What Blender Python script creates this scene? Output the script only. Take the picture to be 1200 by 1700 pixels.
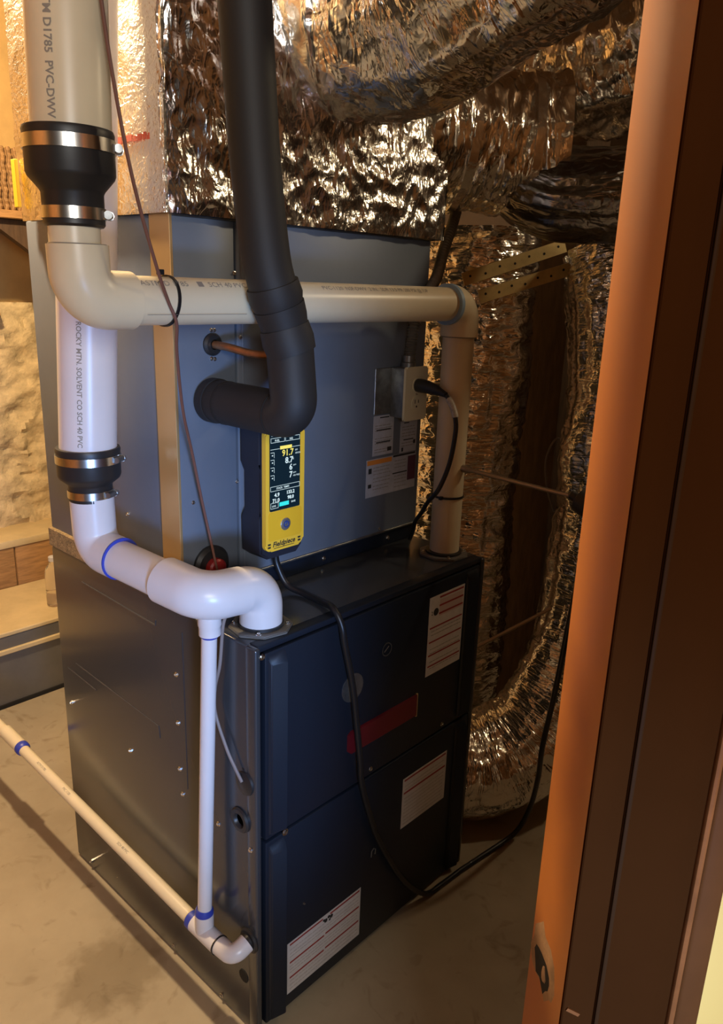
import bpy, bmesh, math, random
from mathutils import Vector, Matrix, noise
random.seed(7)
PI = math.pi
for o in list(bpy.data.objects):
    bpy.data.objects.remove(o)
S = bpy.context.scene
COL = S.collection

# ---------------------------------------------------------------- camera
cd = bpy.data.cameras.new('camera'); cam = bpy.data.objects.new('camera', cd); COL.objects.link(cam)
R_ = Vector((0.68001, -0.73248, 0.03263)); U_ = Vector((0.18736, 0.21663, 0.95811)); F_ = Vector((0.70886, 0.64541, -0.28455))
cam.matrix_world = Matrix(((R_.x, U_.x, -F_.x, -0.7715), (R_.y, U_.y, -F_.y, -0.9401), (R_.z, U_.z, -F_.z, 1.4892), (0, 0, 0, 1)))
cd.sensor_fit = 'VERTICAL'; cd.sensor_height = 36; cd.lens = 1275.95 / 1700 * 36; cd.clip_start = 0.02
S.camera = cam
# ---------------------------------------------------------------- world, lights, exposure
w = bpy.data.worlds.new('world'); S.world = w; w.use_nodes = True
w.node_tree.nodes['Background'].inputs[0].default_value = (0.9, 0.8, 0.65, 1)
w.node_tree.nodes['Background'].inputs[1].default_value = 0.02
S.view_settings.view_transform = 'Standard'; S.view_settings.look = 'None'
S.view_settings.gamma = 1; S.view_settings.use_curve_mapping = False
S.view_settings.exposure = 0.0

def light(name, kind, loc, energy, color, size=0.1, target=None, size_y=None):
    l = bpy.data.lights.new(name, kind); l.energy = energy; l.color = color
    if kind == 'AREA':
        l.size = size
        if size_y: l.shape = 'RECTANGLE'; l.size_y = size_y
    else:
        l.shadow_soft_size = size
    o = bpy.data.objects.new(name, l); COL.objects.link(o); o.location = loc
    if target is not None:
        o.rotation_euler = (Vector(target) - Vector(loc)).to_track_quat('-Z', 'Y').to_euler()
    return o
light('utility_bulb', 'POINT', (-0.15, 0.98, 2.26), 140, (1.0, 0.74, 0.43), 0.035)
light('right_fill_light', 'POINT', (1.45, -0.74, 2.20), 15, (1.0, 0.79, 0.50), 0.045)  # added fill, no known bulb: warms the foil ducts and right pipe
wl = light('low_blue_spot', 'SPOT', (-0.84, -1.62, 0.86), 132, (0.27, 0.50, 1.0), 0.15, (0.08, 0.05, 0.90))  # unseen low source of the blue light, kind of lamp unknown
wl.data.spot_size = math.radians(46); wl.data.spot_blend = 0.85
light('high_fill_light', 'AREA', (-1.70, -2.70, 1.95), 42, (1.0, 0.97, 0.92), 0.9, (0.4, 0.0, 1.9), 0.6)  # added fill behind the camera for foil glints and brighter upper pipes
light('outer_room_lamp', 'POINT', (0.6, -2.3, 2.2), 15, (1.0, 0.78, 0.38), 0.08)

# ---------------------------------------------------------------- materials
def nt(m): return m.node_tree.nodes, m.node_tree.links
def mk(name, col, rough=0.5, metal=0.0, bump=None, var=None, stretch=None, coat=0.0, emit=None, estr=1.0, spec=None):
    m = bpy.data.materials.new(name); m.use_nodes = True; N, L = nt(m); b = N['Principled BSDF']
    c = (*col, 1); b.inputs['Base Color'].default_value = c
    b.inputs['Roughness'].default_value = rough; b.inputs['Metallic'].default_value = metal
    if spec is not None: b.inputs['Specular IOR Level'].default_value = spec
    if coat: b.inputs['Coat Weight'].default_value = coat; b.inputs['Coat Roughness'].default_value = 0.15
    if emit: b.inputs['Emission Color'].default_value = (*emit, 1); b.inputs['Emission Strength'].default_value = estr
    tc = N.new('ShaderNodeTexCoord'); mp = N.new('ShaderNodeMapping'); L.new(tc.outputs['Object'], mp.inputs[0])
    if stretch: mp.inputs['Scale'].default_value = stretch
    if var:
        sc, amt = var[0], var[1]; c2 = var[2] if len(var) > 2 else tuple(x * (1 - amt) for x in col)
        n = N.new('ShaderNodeTexNoise'); n.inputs['Scale'].default_value = sc; n.inputs['Detail'].default_value = 6; n.inputs['Roughness'].default_value = 0.62
        L.new(mp.outputs[0], n.inputs['Vector'])
        r = N.new('ShaderNodeValToRGB'); r.color_ramp.elements[0].position = 0.35; r.color_ramp.elements[1].position = 0.68
        r.color_ramp.elements[0].color = (*c2, 1); r.color_ramp.elements[1].color = c
        L.new(n.outputs['Fac'], r.inputs[0]); L.new(r.outputs[0], b.inputs['Base Color'])
    if bump:
        n = N.new('ShaderNodeTexNoise'); n.inputs['Scale'].default_value = bump[0]; n.inputs['Detail'].default_value = 5
        L.new(mp.outputs[0], n.inputs['Vector'])
        u = N.new('ShaderNodeBump'); u.inputs['Strength'].default_value = bump[1]; u.inputs['Distance'].default_value = bump[2] if len(bump) > 2 else 0.002
        L.new(n.outputs['Fac'], u.inputs['Height']); L.new(u.outputs[0], b.inputs['Normal'])
    return m
def foil(name, col, rough, scale, strength, aniso=(1, 1), mix=(1.0, 0.5, 0.5), dist=0.006, tint=None):
    """crinkled aluminium facing: long wrinkles, fine ridges and cell creases as relief, laid out along the sheet (UV in metres)"""
    m = bpy.data.materials.new(name); m.use_nodes = True; N, L = nt(m); b = N['Principled BSDF']
    b.inputs['Base Color'].default_value = (*col, 1); b.inputs['Metallic'].default_value = 1; b.inputs['Roughness'].default_value = rough
    tc = N.new('ShaderNodeTexCoord')
    def mapped(sx, sy):
        mp = N.new('ShaderNodeMapping'); mp.inputs['Scale'].default_value = (sx, sy, 1); L.new(tc.outputs['UV'], mp.inputs[0]); return mp.outputs[0]
    def ridged(vec, sc, detail, dis):
        n = N.new('ShaderNodeTexNoise'); n.inputs['Scale'].default_value = sc; n.inputs['Detail'].default_value = detail; n.inputs['Roughness'].default_value = 0.42; n.inputs['Distortion'].default_value = dis; L.new(vec, n.inputs['Vector'])
        q = N.new('ShaderNodeMath'); q.operation = 'SUBTRACT'; q.inputs[1].default_value = 0.5; L.new(n.outputs['Fac'], q.inputs[0])
        r = N.new('ShaderNodeMath'); r.operation = 'ABSOLUTE'; L.new(q.outputs[0], r.inputs[0]); return r.outputs[0]
    A = ridged(mapped(*aniso), scale, 3.5, 0.6); B = ridged(mapped(1, 1), scale * 2.6, 2.5, 0.6)
    n2 = N.new('ShaderNodeTexNoise'); n2.inputs['Scale'].default_value = scale; L.new(mapped(1, 1), n2.inputs['Vector'])
    vs = N.new('ShaderNodeVectorMath'); vs.operation = 'SCALE'; vs.inputs['Scale'].default_value = 1.6 / scale; L.new(n2.outputs['Color'], vs.inputs[0])
    va_ = N.new('ShaderNodeVectorMath'); va_.operation = 'ADD'; L.new(mapped((aniso[0] + 1) / 2, (aniso[1] + 1) / 2), va_.inputs[0]); L.new(vs.outputs[0], va_.inputs[1])
    v = N.new('ShaderNodeTexVoronoi'); v.feature = 'DISTANCE_TO_EDGE'; v.inputs['Scale'].default_value = scale * 1.1; L.new(va_.outputs[0], v.inputs['Vector'])
    h = None
    for sock, wgt in ((A, mix[0]), (B, mix[1]), (v.outputs['Distance'], mix[2])):
        k = N.new('ShaderNodeMath'); k.operation = 'MULTIPLY_ADD'; k.inputs[1].default_value = wgt; L.new(sock, k.inputs[0])
        if h is None: k.inputs[2].default_value = 0
        else: L.new(h, k.inputs[2])
        h = k.outputs[0]
    u = N.new('ShaderNodeBump'); u.inputs['Strength'].default_value = strength; u.inputs['Distance'].default_value = dist
    L.new(h, u.inputs['Height']); L.new(u.outputs[0], b.inputs['Normal'])
    return m
M = dict(
    black=mk('black_enamel', (0.008, 0.012, 0.021), 0.44, 0, (60, 0.04, 0.001), spec=0.4),
    side=mk('charcoal_enamel', (0.036, 0.040, 0.047), 0.26, 0, (25, 0.02, 0.001), coat=0.4),
    coil=mk('grey_enamel', (0.17, 0.205, 0.265), 0.42, 0.2, (30, 0.03, 0.001), var=(4, 0.12)),
    strip=mk('warm_lit_flange', (0.62, 0.42, 0.20), 0.38, 0.6, (90, 0.15, 0.001)),  # grey side flange; the warm lamplight on it is put into this tan
    gasket=mk('tan_fibre_gasket', (0.36, 0.25, 0.12), 0.8, 0.1, (260, 0.7, 0.003), var=(120, 0.55)),
    pvc=mk('cream_pvc', (0.76, 0.67, 0.48), 0.32, 0, (8, 0.02), var=(9, 0.07)),
    pvcw=mk('white_pvc', (0.74, 0.72, 0.74), 0.30, 0, (8, 0.02), var=(9, 0.05)),
    rubber=mk('black_rubber', (0.018, 0.018, 0.019), 0.42),
    foam=mk('black_foam', (0.016, 0.015, 0.015), 0.62, 0, (160, 0.12, 0.001)),
    steel=mk('bright_steel', (0.72, 0.70, 0.66), 0.24, 1.0, (60, 0.08, 0.001)),
    galv=mk('galvanised_steel', (0.36, 0.37, 0.37), 0.38, 0.9, (40, 0.1, 0.001), var=(45, 0.4)),
    dgalv=mk('dull_grey_steel', (0.19, 0.18, 0.165), 0.5, 0.35, (20, 0.05), var=(6, 0.2)),
    primer=mk('blue_primer', (0.035, 0.06, 0.42), 0.4),
    ink=mk('grey_ink', (0.27, 0.25, 0.22), 0.7),
    dink=mk('black_ink', (0.02, 0.02, 0.02), 0.7),
    copper=mk('tarnished_copper', (0.50, 0.26, 0.13), 0.38, 0.85, (60, 0.2, 0.001), var=(30, 0.4)),
    yellow=mk('yellow_plastic', (0.98, 0.60, 0.05), 0.4),
    navy=mk('dark_navy_plastic', (0.018, 0.020, 0.032), 0.55),
    label=mk('label_paper', (0.60, 0.57, 0.57), 0.5, 0, var=(60, 0.12)),
    labelg=mk('grey_label_paper', (0.46, 0.47, 0.52), 0.5, 0, var=(70, 0.14)),
    redline=mk('dark_red_print', (0.28, 0.03, 0.028), 0.6),
    redplate=mk('red_badge', (0.12, 0.007, 0.012), 0.35),
    orangep=mk('orange_print', (0.70, 0.25, 0.04), 0.6),
    purplep=mk('plum_print', (0.11, 0.04, 0.07), 0.6),
    ivory=mk('ivory_plastic', (0.66, 0.62, 0.44), 0.4),
    cord=mk('black_cord', (0.012, 0.012, 0.013), 0.38),
    brownwire=mk('brown_wire', (0.17, 0.075, 0.055), 0.5),
    greywire=mk('grey_wire', (0.24, 0.20, 0.19), 0.5),
    red=mk('red_plastic', (0.30, 0.02, 0.02), 0.4),
    jamb=mk('bulb_lit_brown_paint', (0.60, 0.20, 0.03), 0.5, 0, (12, 0.05), var=(2.5, 0.12)),  # brown paint, with the bulb's warm light put into the orange tone
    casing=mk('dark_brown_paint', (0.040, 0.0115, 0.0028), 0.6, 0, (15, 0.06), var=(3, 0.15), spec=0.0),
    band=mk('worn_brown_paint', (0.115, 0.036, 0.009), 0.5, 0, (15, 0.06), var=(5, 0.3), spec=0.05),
    bead=mk('highlight_and_chip_brown', (0.24, 0.075, 0.02), 0.5, 0, var=(20, 0.3), spec=0.05),  # casing's highlight line as a lighter brown; also colours the paint chip
    rawwood=mk('chipped_raw_wood', (0.55, 0.33, 0.18), 0.8, 0, (60, 0.5, 0.003), var=(40, 0.4)),
    dark=mk('dark_hole', (0.012, 0.010, 0.008), 0.9),
    wallY=mk('yellow_wall_paint', (0.70, 0.40, 0.085), 0.7, 0, (80, 0.08, 0.001)),
    tanwall=mk('tan_board', (0.70, 0.44, 0.16), 0.7, 0, (14, 0.25, 0.006), var=(3.2, 0.3)),
    sprayfoam=mk('spray_foam', (0.70, 0.53, 0.28), 0.8, 0, (22, 0.7, 0.02), var=(16, 0.4)),
    lumber=mk('rough_lumber', (0.42, 0.22, 0.075), 0.7, 0, (30, 0.3, 0.003), var=(9, 0.4), stretch=(1.5, 14, 14)),
    paleboard=mk('pale_board', (0.68, 0.52, 0.27), 0.75, 0, (26, 0.25, 0.003), var=(7, 0.2)),
    darkwood=mk('dark_wood', (0.085, 0.045, 0.02), 0.75, 0, (20, 0.3, 0.004), var=(10, 0.4), stretch=(6, 6, 1)),
    basket=mk('woven_cane', (0.30, 0.16, 0.055), 0.7, 0, var=(50, 0.4)),
    ceil=mk('ceiling_wood', (0.14, 0.07, 0.028), 0.8, 0, var=(4, 0.3)),
    outer=mk('outer_wall', (0.28, 0.25, 0.21), 0.85),
    strap=mk('tan_metal_strap', (0.62, 0.46, 0.20), 0.45, 0.25, (40, 0.1, 0.001), var=(30, 0.25)),
    probe=mk('dull_steel_tube', (0.34, 0.27, 0.20), 0.35, 0.9),
    foilA=foil('crumpled_foil', (0.94, 0.92, 0.88), 0.17, 13, 0.55, (0.7, 2.2), (1.0, 0.30, 0.55), 0.016),
    foilF=foil('finely_creased_foil', (0.88, 0.85, 0.80), 0.20, 20, 0.5, (2.4, 0.8), (1.0, 0.35, 0.5), 0.011),
    foilL=foil('flat_foil_facing', (0.88, 0.83, 0.75), 0.26, 42, 0.9, (0.7, 1.6), (0.7, 0.5, 0.4), 0.005),
    foilV=foil('ribbed_duct_foil', (0.95, 0.91, 0.84), 0.17, 17, 0.6, (0.4, 3.2), (1.0, 0.3, 0.5), 0.017),
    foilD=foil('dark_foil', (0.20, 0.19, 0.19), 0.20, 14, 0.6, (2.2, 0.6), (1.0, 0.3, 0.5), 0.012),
    tape=foil('foil_tape', (0.84, 0.83, 0.80), 0.22, 20, 0.4, (1, 1.5), (0.6, 0.3, 0.5), 0.01),
    screenblack=mk('screen_black', (0.004, 0.008, 0.012), 0.12, emit=(0.004, 0.012, 0.02), estr=1),
    digw=mk('screen_white', (0.1, 0.1, 0.1), 0.3, emit=(0.75, 0.95, 1.0), estr=0.9),
    digy=mk('screen_yellow', (0.1, 0.1, 0.0), 0.3, emit=(1.0, 0.85, 0.2), estr=0.9),
    digc=mk('screen_cyan', (0.0, 0.1, 0.1), 0.3, emit=(0.05, 0.85, 0.85), estr=0.9),
    chrome=mk('silver_button', (0.6, 0.6, 0.58), 0.25, 0.8),
    whitetag=mk('white_tag', (0.62, 0.60, 0.55), 0.5, 0, var=(150, 0.4)),
    yellowtag=mk('yellow_level', (0.85, 0.55, 0.03), 0.5),
    bounce_skin=mk('bounce_skin_brown', (0.30, 0.135, 0.045), 0.75, 0, (20, 0.2, 0.003), var=(4, 0.3), stretch=(5, 5, 1)))
def glass():
    m = mk('clear_plastic', (0.95, 0.9, 0.82), 0.08); b = m.node_tree.nodes['Principled BSDF']
    b.inputs['Transmission Weight'].default_value = 0.92; b.inputs['IOR'].default_value = 1.3; return m
M['clear'] = glass()
def concrete():
    m = mk('tan_concrete', (0.42, 0.35, 0.245), 0.55, 0, (34, 0.25, 0.002)); N, L = nt(m); b = N['Principled BSDF']
    tc = N.new('ShaderNodeTexCoord')
    n1 = N.new('ShaderNodeTexNoise'); n1.inputs['Scale'].default_value = 2.6; n1.inputs['Detail'].default_value = 7; n1.inputs['Roughness'].default_value = 0.6
    n2 = N.new('ShaderNodeTexNoise'); n2.inputs['Scale'].default_value = 11; n2.inputs['Detail'].default_value = 8; n2.inputs['Distortion'].default_value = 1.5
    L.new(tc.outputs['Object'], n1.inputs['Vector']); L.new(tc.outputs['Object'], n2.inputs['Vector'])
    r1 = N.new('ShaderNodeValToRGB'); e = r1.color_ramp.elements; e[0].position = 0.32; e[0].color = (0.33, 0.27, 0.185, 1); e[1].position = 0.7; e[1].color = (0.47, 0.40, 0.29, 1)
    r2 = N.new('ShaderNodeValToRGB'); e = r2.color_ramp.elements; e[0].position = 0.26; e[0].color = (0.6, 0.55, 0.48, 1); e[1].position = 0.42; e[1].color = (1, 1, 1, 1)
    L.new(n1.outputs['Fac'], r1.inputs[0]); L.new(n2.outputs['Fac'], r2.inputs[0])
    x = N.new('ShaderNodeMix'); x.data_type = 'RGBA'; x.blend_type = 'MULTIPLY'; x.inputs['Factor'].default_value = 0.8
    # an old oily stain beside the furnace
    vd = N.new('ShaderNodeVectorMath'); vd.operation = 'DISTANCE'; vd.inputs[1].default_value = (0.77, 0.85, 0.06)
    n3 = N.new('ShaderNodeTexNoise'); n3.inputs['Scale'].default_value = 22; n3.inputs['Detail'].default_value = 6; L.new(tc.outputs['Object'], n3.inputs['Vector'])
    n4 = N.new('ShaderNodeMath'); n4.operation = 'MULTIPLY_ADD'; n4.inputs[1].default_value = -0.15; L.new(n3.outputs['Fac'], n4.inputs[0])
    L.new(tc.outputs['Object'], vd.inputs[0]); L.new(vd.outputs['Value'], n4.inputs[2])
    r3 = N.new('ShaderNodeValToRGB'); e = r3.color_ramp.elements; e[0].position = 0.0; e[0].color = (0.70, 0.67, 0.62, 1); e[1].position = 0.05; e[1].color = (1, 1, 1, 1)
    L.new(n4.outputs[0], r3.inputs[0])
    L.new(r1.outputs[0], x.inputs['A']); L.new(r2.outputs[0], x.inputs['B'])
    y = N.new('ShaderNodeMix'); y.data_type = 'RGBA'; y.blend_type = 'MULTIPLY'; y.inputs['Factor'].default_value = 1
    L.new(x.outputs['Result'], y.inputs['A']); L.new(r3.outputs[0], y.inputs['B']); L.new(y.outputs['Result'], b.inputs['Base Color'])
    return m
M['floor'] = concrete()

# ---------------------------------------------------------------- mesh helpers (world coordinates)
def BM(): return bmesh.new()
def box(bm, x0, x1, y0, y1, z0, z1, bev=0.0, seg=2, mat=None):
    r = bmesh.ops.create_cube(bm, size=1)
    vs = r['verts']
    for v in vs:
        v.co = Vector((x0 + (v.co.x + .5) * (x1 - x0), y0 + (v.co.y + .5) * (y1 - y0), z0 + (v.co.z + .5) * (z1 - z0)))
    if mat is not None:
        for v in vs: v.co = mat @ v.co
    if bev > 0:
        es = list({e for v in vs for e in v.link_edges})
        bmesh.ops.bevel(bm, geom=es, offset=bev, segments=seg, affect='EDGES', profile=0.5)
    return bm
def frames(pts):
    pts = [Vector(p) for p in pts]; T = []
    for i in range(len(pts)):
        a = pts[max(0, i - 1)]; b = pts[min(len(pts) - 1, i + 1)]; T.append((b - a).normalized())
    up = Vector((0, 0, 1)) if abs(T[0].z) < 0.9 else Vector((0, -1, 0))
    n = (up - T[0] * up.dot(T[0])).normalized(); out = []
    for p, t in zip(pts, T):
        n = (n - t * n.dot(t)).normalized(); out.append((p, t, n, t.cross(n)))
    return out
def tube(bm, pts, r, seg=24, caps=True, fn=None):
    """swept tube; r is a number or list; fn(s, angle, r) may vary the radius"""
    fr = frames(pts); rings = []; s = 0; uvl = bm.loops.layers.uv.verify(); SS = []
    for i, (p, t, n, b) in enumerate(fr):
        if i: s += (fr[i][0] - fr[i - 1][0]).length
        SS.append(s)
        rr = r[i] if isinstance(r, (list, tuple)) else r; ring = []
        for k in range(seg):
            a = 2 * PI * k / seg; q = fn(s, a, rr, p) if fn else rr
            ring.append(bm.verts.new(p + (n * math.cos(a) + b * math.sin(a)) * q))
        rings.append(ring)
    for i in range(len(rings) - 1):
        for k in range(seg):
            f = bm.faces.new((rings[i][k], rings[i][(k + 1) % seg], rings[i + 1][(k + 1) % seg], rings[i + 1][k]))
            if fn:
                c = 2 * PI * (r[0] if isinstance(r, (list, tuple)) else r) / seg
                for l, q in zip(f.loops, ((k, i), (k + 1, i), (k + 1, i + 1), (k, i + 1))): l[uvl].uv = (q[0] * c, SS[q[1]])
    if caps:
        bm.faces.new(rings[0][::-1]); bm.faces.new(rings[-1])
    return bm
def lathe(bm, prof, origin, axis=(0, 0, 1), seg=40, caps=True):
    o = Vector(origin); ax = Vector(axis).normalized()
    up = Vector((1, 0, 0)) if abs(ax.x) < 0.9 else Vector((0, 1, 0)); n = (up - ax * up.dot(ax)).normalized(); b = ax.cross(n); rings = []
    for rr, h in prof:
        rings.append([bm.verts.new(o + ax * h + (n * math.cos(2 * PI * k / seg) + b * math.sin(2 * PI * k / seg)) * max(rr, 1e-4)) for k in range(seg)])
    for i in range(len(rings) - 1):
        for k in range(seg):
            bm.faces.new((rings[i][k], rings[i][(k + 1) % seg], rings[i + 1][(k + 1) % seg], rings[i + 1][k]))
    if caps: bm.faces.new(rings[0][::-1]); bm.faces.new(rings[-1])
    return bm
def prism(bm, poly, y0, y1, bev=0.0):
    """outline in x,z pulled out along y"""
    a = [bm.verts.new((x, y0, z)) for x, z in poly]; b = [bm.verts.new((x, y1, z)) for x, z in poly]; n = len(poly)
    f = [bm.faces.new(a), bm.faces.new(b[::-1])]
    for i in range(n): f.append(bm.faces.new((a[i], b[i], b[(i + 1) % n], a[(i + 1) % n])))
    if bev:
        es = [e for e in f[0].edges]
        bmesh.ops.bevel(bm, geom=es, offset=bev, segments=2, affect='EDGES')
    return bm
def rrect(x0, x1, z0, z1, r, n=6):
    out = []
    for cx, cz, a0 in ((x1 - r, z1 - r, 0), (x0 + r, z1 - r, 90), (x0 + r, z0 + r, 180), (x1 - r, z0 + r, 270)):
        for k in range(n + 1):
            a = math.radians(a0 + 90 * k / n); out.append((cx + r * math.cos(a), cz + r * math.sin(a)))
    return out
def spline(ctrl, n=10):
    P = [Vector(p) for p in ctrl]; P = [P[0] * 2 - P[1]] + P + [P[-1] * 2 - P[-2]]; out = []
    for i in range(1, len(P) - 2):
        for k in range(n):
            t = k / n; a, b, c, d = P[i - 1], P[i], P[i + 1], P[i + 2]
            out.append(0.5 * ((2 * b) + (c - a) * t + (2 * a - 5 * b + 4 * c - d) * t * t + (3 * b - a - 3 * c + d) * t ** 3))
    out.append(P[-2]); return out
def bend(a, corner, b, rad, n=10):
    """straight - round corner - straight"""
    a, c, b = Vector(a), Vector(corner), Vector(b); u = (a - c).normalized(); v = (b - c).normalized()
    ang = u.angle(v); d = rad / math.tan(ang / 2); p0 = c + u * d; p1 = c + v * d
    ctr = c + (u + v).normalized() * (rad / math.sin(ang / 2)); out = [a] if (a - p0).length > 1e-4 else []
    e0 = p0 - ctr; e1 = p1 - ctr; tot = e0.angle(e1); ax = e0.cross(e1).normalized()
    for k in range(n + 1): out.append(ctr + Matrix.Rotation(tot * k / n, 3, ax) @ e0)
    if (b - p1).length > 1e-4: out.append(b)
    return out
def textbm(bm, s, size, place, bold=0.0):
    c = bpy.data.curves.new('t', 'FONT'); c.body = s; c.size = size; c.align_x = 'LEFT'; c.resolution_u = 2; c.offset = bold
    o = bpy.data.objects.new('t', c); COL.objects.link(o); bpy.context.view_layer.update()
    me = bpy.data.meshes.new_from_object(o); bpy.data.objects.remove(o); bpy.data.curves.remove(c)
    vs = [bm.verts.new(place(v.co.x, v.co.y)) for v in me.vertices]
    for p in me.polygons:
        try: bm.faces.new([vs[i] for i in p.vertices])
        except ValueError: pass
    bpy.data.meshes.remove(me); return bm

ROOT = {}
def rootloc(o):
    while o.parent: o = o.parent
    return Vector(o.location)
def obj(name, bm, mat, parent=None, smooth=True, angle=35, fix=True):
    if fix: bmesh.ops.recalc_face_normals(bm, faces=bm.faces)
    me = bpy.data.meshes.new(name)
    if parent is None:
        xs = [v.co for v in bm.verts]; lo = Vector((min(v.x for v in xs), min(v.y for v in xs), min(v.z for v in xs))); hi = Vector((max(v.x for v in xs), max(v.y for v in xs), 0))
        off = Vector(((lo.x + hi.x) / 2, (lo.y + hi.y) / 2, lo.z))
    else: off = rootloc(parent)
    for v in bm.verts: v.co -= off
    bm.to_mesh(me); bm.free()
    if smooth:
        me.shade_smooth() if hasattr(me, 'shade_smooth') else None
        try: me.set_sharp_from_angle(angle=math.radians(angle))
        except Exception: pass
    me.materials.append(mat if not isinstance(mat, str) else M[mat])
    o = bpy.data.objects.new(name, me); COL.objects.link(o)
    if parent is None: o.location = off
    else: o.parent = parent
    return o
def tag(o, label=None, cat=None, group=None, kind=None):
    if label: o['label'] = label
    if cat: o['category'] = cat
    if group: o['group'] = group
    if kind: o['kind'] = kind
    return o
def thing(name, loc, label, cat, group=None):
    o = bpy.data.objects.new(name, None); COL.objects.link(o); o.location = loc; o.empty_display_size = 0.05
    return tag(o, label, cat, group)
def struct(name, bm, mat, parent=None):
    o = obj(name, bm, mat, parent)
    if parent is None: o['kind'] = 'structure'
    return o
SCREW = {}
def screw(parent, pos, axis, r=0.0042, name='screw'):
    """hex washer screw: shares one mesh for each facing"""
    key = (tuple(axis), r)
    if key not in SCREW:
        bm = BM(); lathe(bm, [(r * 1.3, 0), (r * 1.3, 0.0008), (r * 0.8, 0.0012), (r * 0.8, 0.0036), (r * 0.45, 0.0036), (r * 0.4, 0.003)], (0, 0, 0), axis, 8)
        me = bpy.data.meshes.new('screw'); bmesh.ops.recalc_face_normals(bm, faces=bm.faces); bm.to_mesh(me); bm.free(); me.materials.append(M['steel']); SCREW[key] = me
    o = bpy.data.objects.new(name, SCREW[key]); COL.objects.link(o); o.parent = parent; o.location = Vector(pos) - rootloc(parent)
    return o

# ================================================================ THE SETTING
bm = BM(); box(bm, -4.2, 2.4, -3.6, 2.6, -0.06, 0); struct('floor', bm, 'floor')
bm = BM(); box(bm, -4.2, 2.4, -3.6, 2.6, 2.5, 2.56); struct('ceiling', bm, 'ceil')
bm = BM(); box(bm, -4.2, 2.4, 2.25, 2.35, 0, 2.5); struct('wall_back', bm, 'tanwall')
bm = BM(); box(bm, 1.75, 1.85, -3.6, 2.25, 0, 2.5); struct('wall_right', bm, mk('brown_board', (0.055, 0.028, 0.012), 0.8, 0, var=(5, 0.4)))
bm = BM(); box(bm, -4.2, -4.1, -3.6, 2.25, 0, 2.5); struct('wall_left', bm, 'outer')
bm = BM(); box(bm, -4.1, 1.75, -3.6, -3.5, 0, 2.5); struct('wall_front', bm, 'outer')
# diagonal wall with the doorway: local axes w (along, to the right) and d (into the room)
WX = Vector((0.719, -0.695, 0)); DX = Vector((0.695, 0.719, 0)); J1 = Vector((-0.240, -0.721, 0))
DM = Matrix(((WX.x, DX.x, 0, J1.x), (WX.y, DX.y, 0, J1.y), (0, 0, 1, 0), (0, 0, 0, 1)))
bm = BM(); box(bm, 0.028, 2.60, 0.012, 0.094, 0, 2.5, mat=DM); struct('wall_doorway', bm, 'wallY')
bm = BM(); box(bm, -3.2, -0.92, 0.012, 0.094, 0, 2.5, mat=DM); struct('wall_doorway_left', bm, 'wallY')
bm = BM(); box(bm, -0.92, 0.028, 0.012, 0.094, 2.16, 2.5, mat=DM); struct('wall_doorway_head', bm, 'wallY')
for nm, a_, b_, z0_ in (('added_skin_right', 0.028, 2.55, 0), ('added_skin_left', -3.15, -0.92, 0), ('added_skin_head', -0.92, 0.028, 2.16)):
    bm = BM(); box(bm, a_, b_, 0.0945, 0.104, z0_, 2.5, mat=DM); struct(nm, bm, 'bounce_skin')  # unseen inner skin, added to cut bounced light and tint foil reflections
# door frame: jamb facing the opening, flat casing, raised back band, chipped strike
dr = bpy.data.objects.new('door_1', None); COL.objects.link(dr); dr.location = J1; dr['kind'] = 'structure'
dr['label'] = 'brown painted door frame at the right edge of the doorway'
bm = BM(); box(bm, 0.0, 0.027, 0.0, 0.0944, 0, 2.14, 0.0012, 2, mat=DM); jb = obj('jamb', bm, 'jamb', dr)
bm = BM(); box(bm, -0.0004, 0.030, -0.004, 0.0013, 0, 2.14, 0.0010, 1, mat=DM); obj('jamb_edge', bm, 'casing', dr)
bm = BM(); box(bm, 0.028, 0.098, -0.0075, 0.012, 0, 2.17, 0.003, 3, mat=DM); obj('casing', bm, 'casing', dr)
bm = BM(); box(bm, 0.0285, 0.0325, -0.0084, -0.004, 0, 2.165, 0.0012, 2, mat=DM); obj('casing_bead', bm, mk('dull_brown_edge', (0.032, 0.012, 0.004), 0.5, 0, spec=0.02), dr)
bm = BM(); box(bm, 0.0945, 0.1005, -0.0125, 0.0, 0, 2.18, 0.0025, 2, mat=DM); obj('casing_bead', bm, 'bead', dr)  # narrow strip carrying the casing's highlight line
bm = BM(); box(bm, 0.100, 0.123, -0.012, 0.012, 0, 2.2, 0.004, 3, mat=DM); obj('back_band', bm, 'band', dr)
def irregular(n, rad, seed, sx=1, sz=1):
    rnd = random.Random(seed); return [(math.cos(2 * PI * k / n) * rad * sx * rnd.uniform(.65, 1.2), math.sin(2 * PI * k / n) * rad * sz * rnd.uniform(.65, 1.2)) for k in range(n)]
def patch(center_d, z, poly, thick, w0):
    """splintered patch standing on the jamb face, outline in depth and height"""
    bm = BM(); a = [bm.verts.new(DM @ Vector((w0, center_d + x, z + y))) for x, y in poly]; b = [bm.verts.new(DM @ Vector((w0 - thick, center_d + x * .82, z + y * .82))) for x, y in poly]
    bm.faces.new(a); bm.faces.new(b[::-1]); n = len(poly)
    for i in range(n): bm.faces.new((a[i], b[i], b[(i + 1) % n], a[(i + 1) % n]))
    return bm
obj('chipped_wood', patch(0.058, 0.860, irregular(16, 0.037, 3, 1.05, 1.0), 0.0008, 0.0), 'rawwood', jb)
obj('strike_hole', patch(0.056, 0.852, irregular(13, 0.024, 8, 1.35, .8), 0.0006, -0.0008), 'dark', jb)
obj('splinter', patch(0.047, 0.853, irregular(8, 0.007, 5, .8, 1.4), 0.001, -0.0013), 'rawwood', jb)
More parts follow.
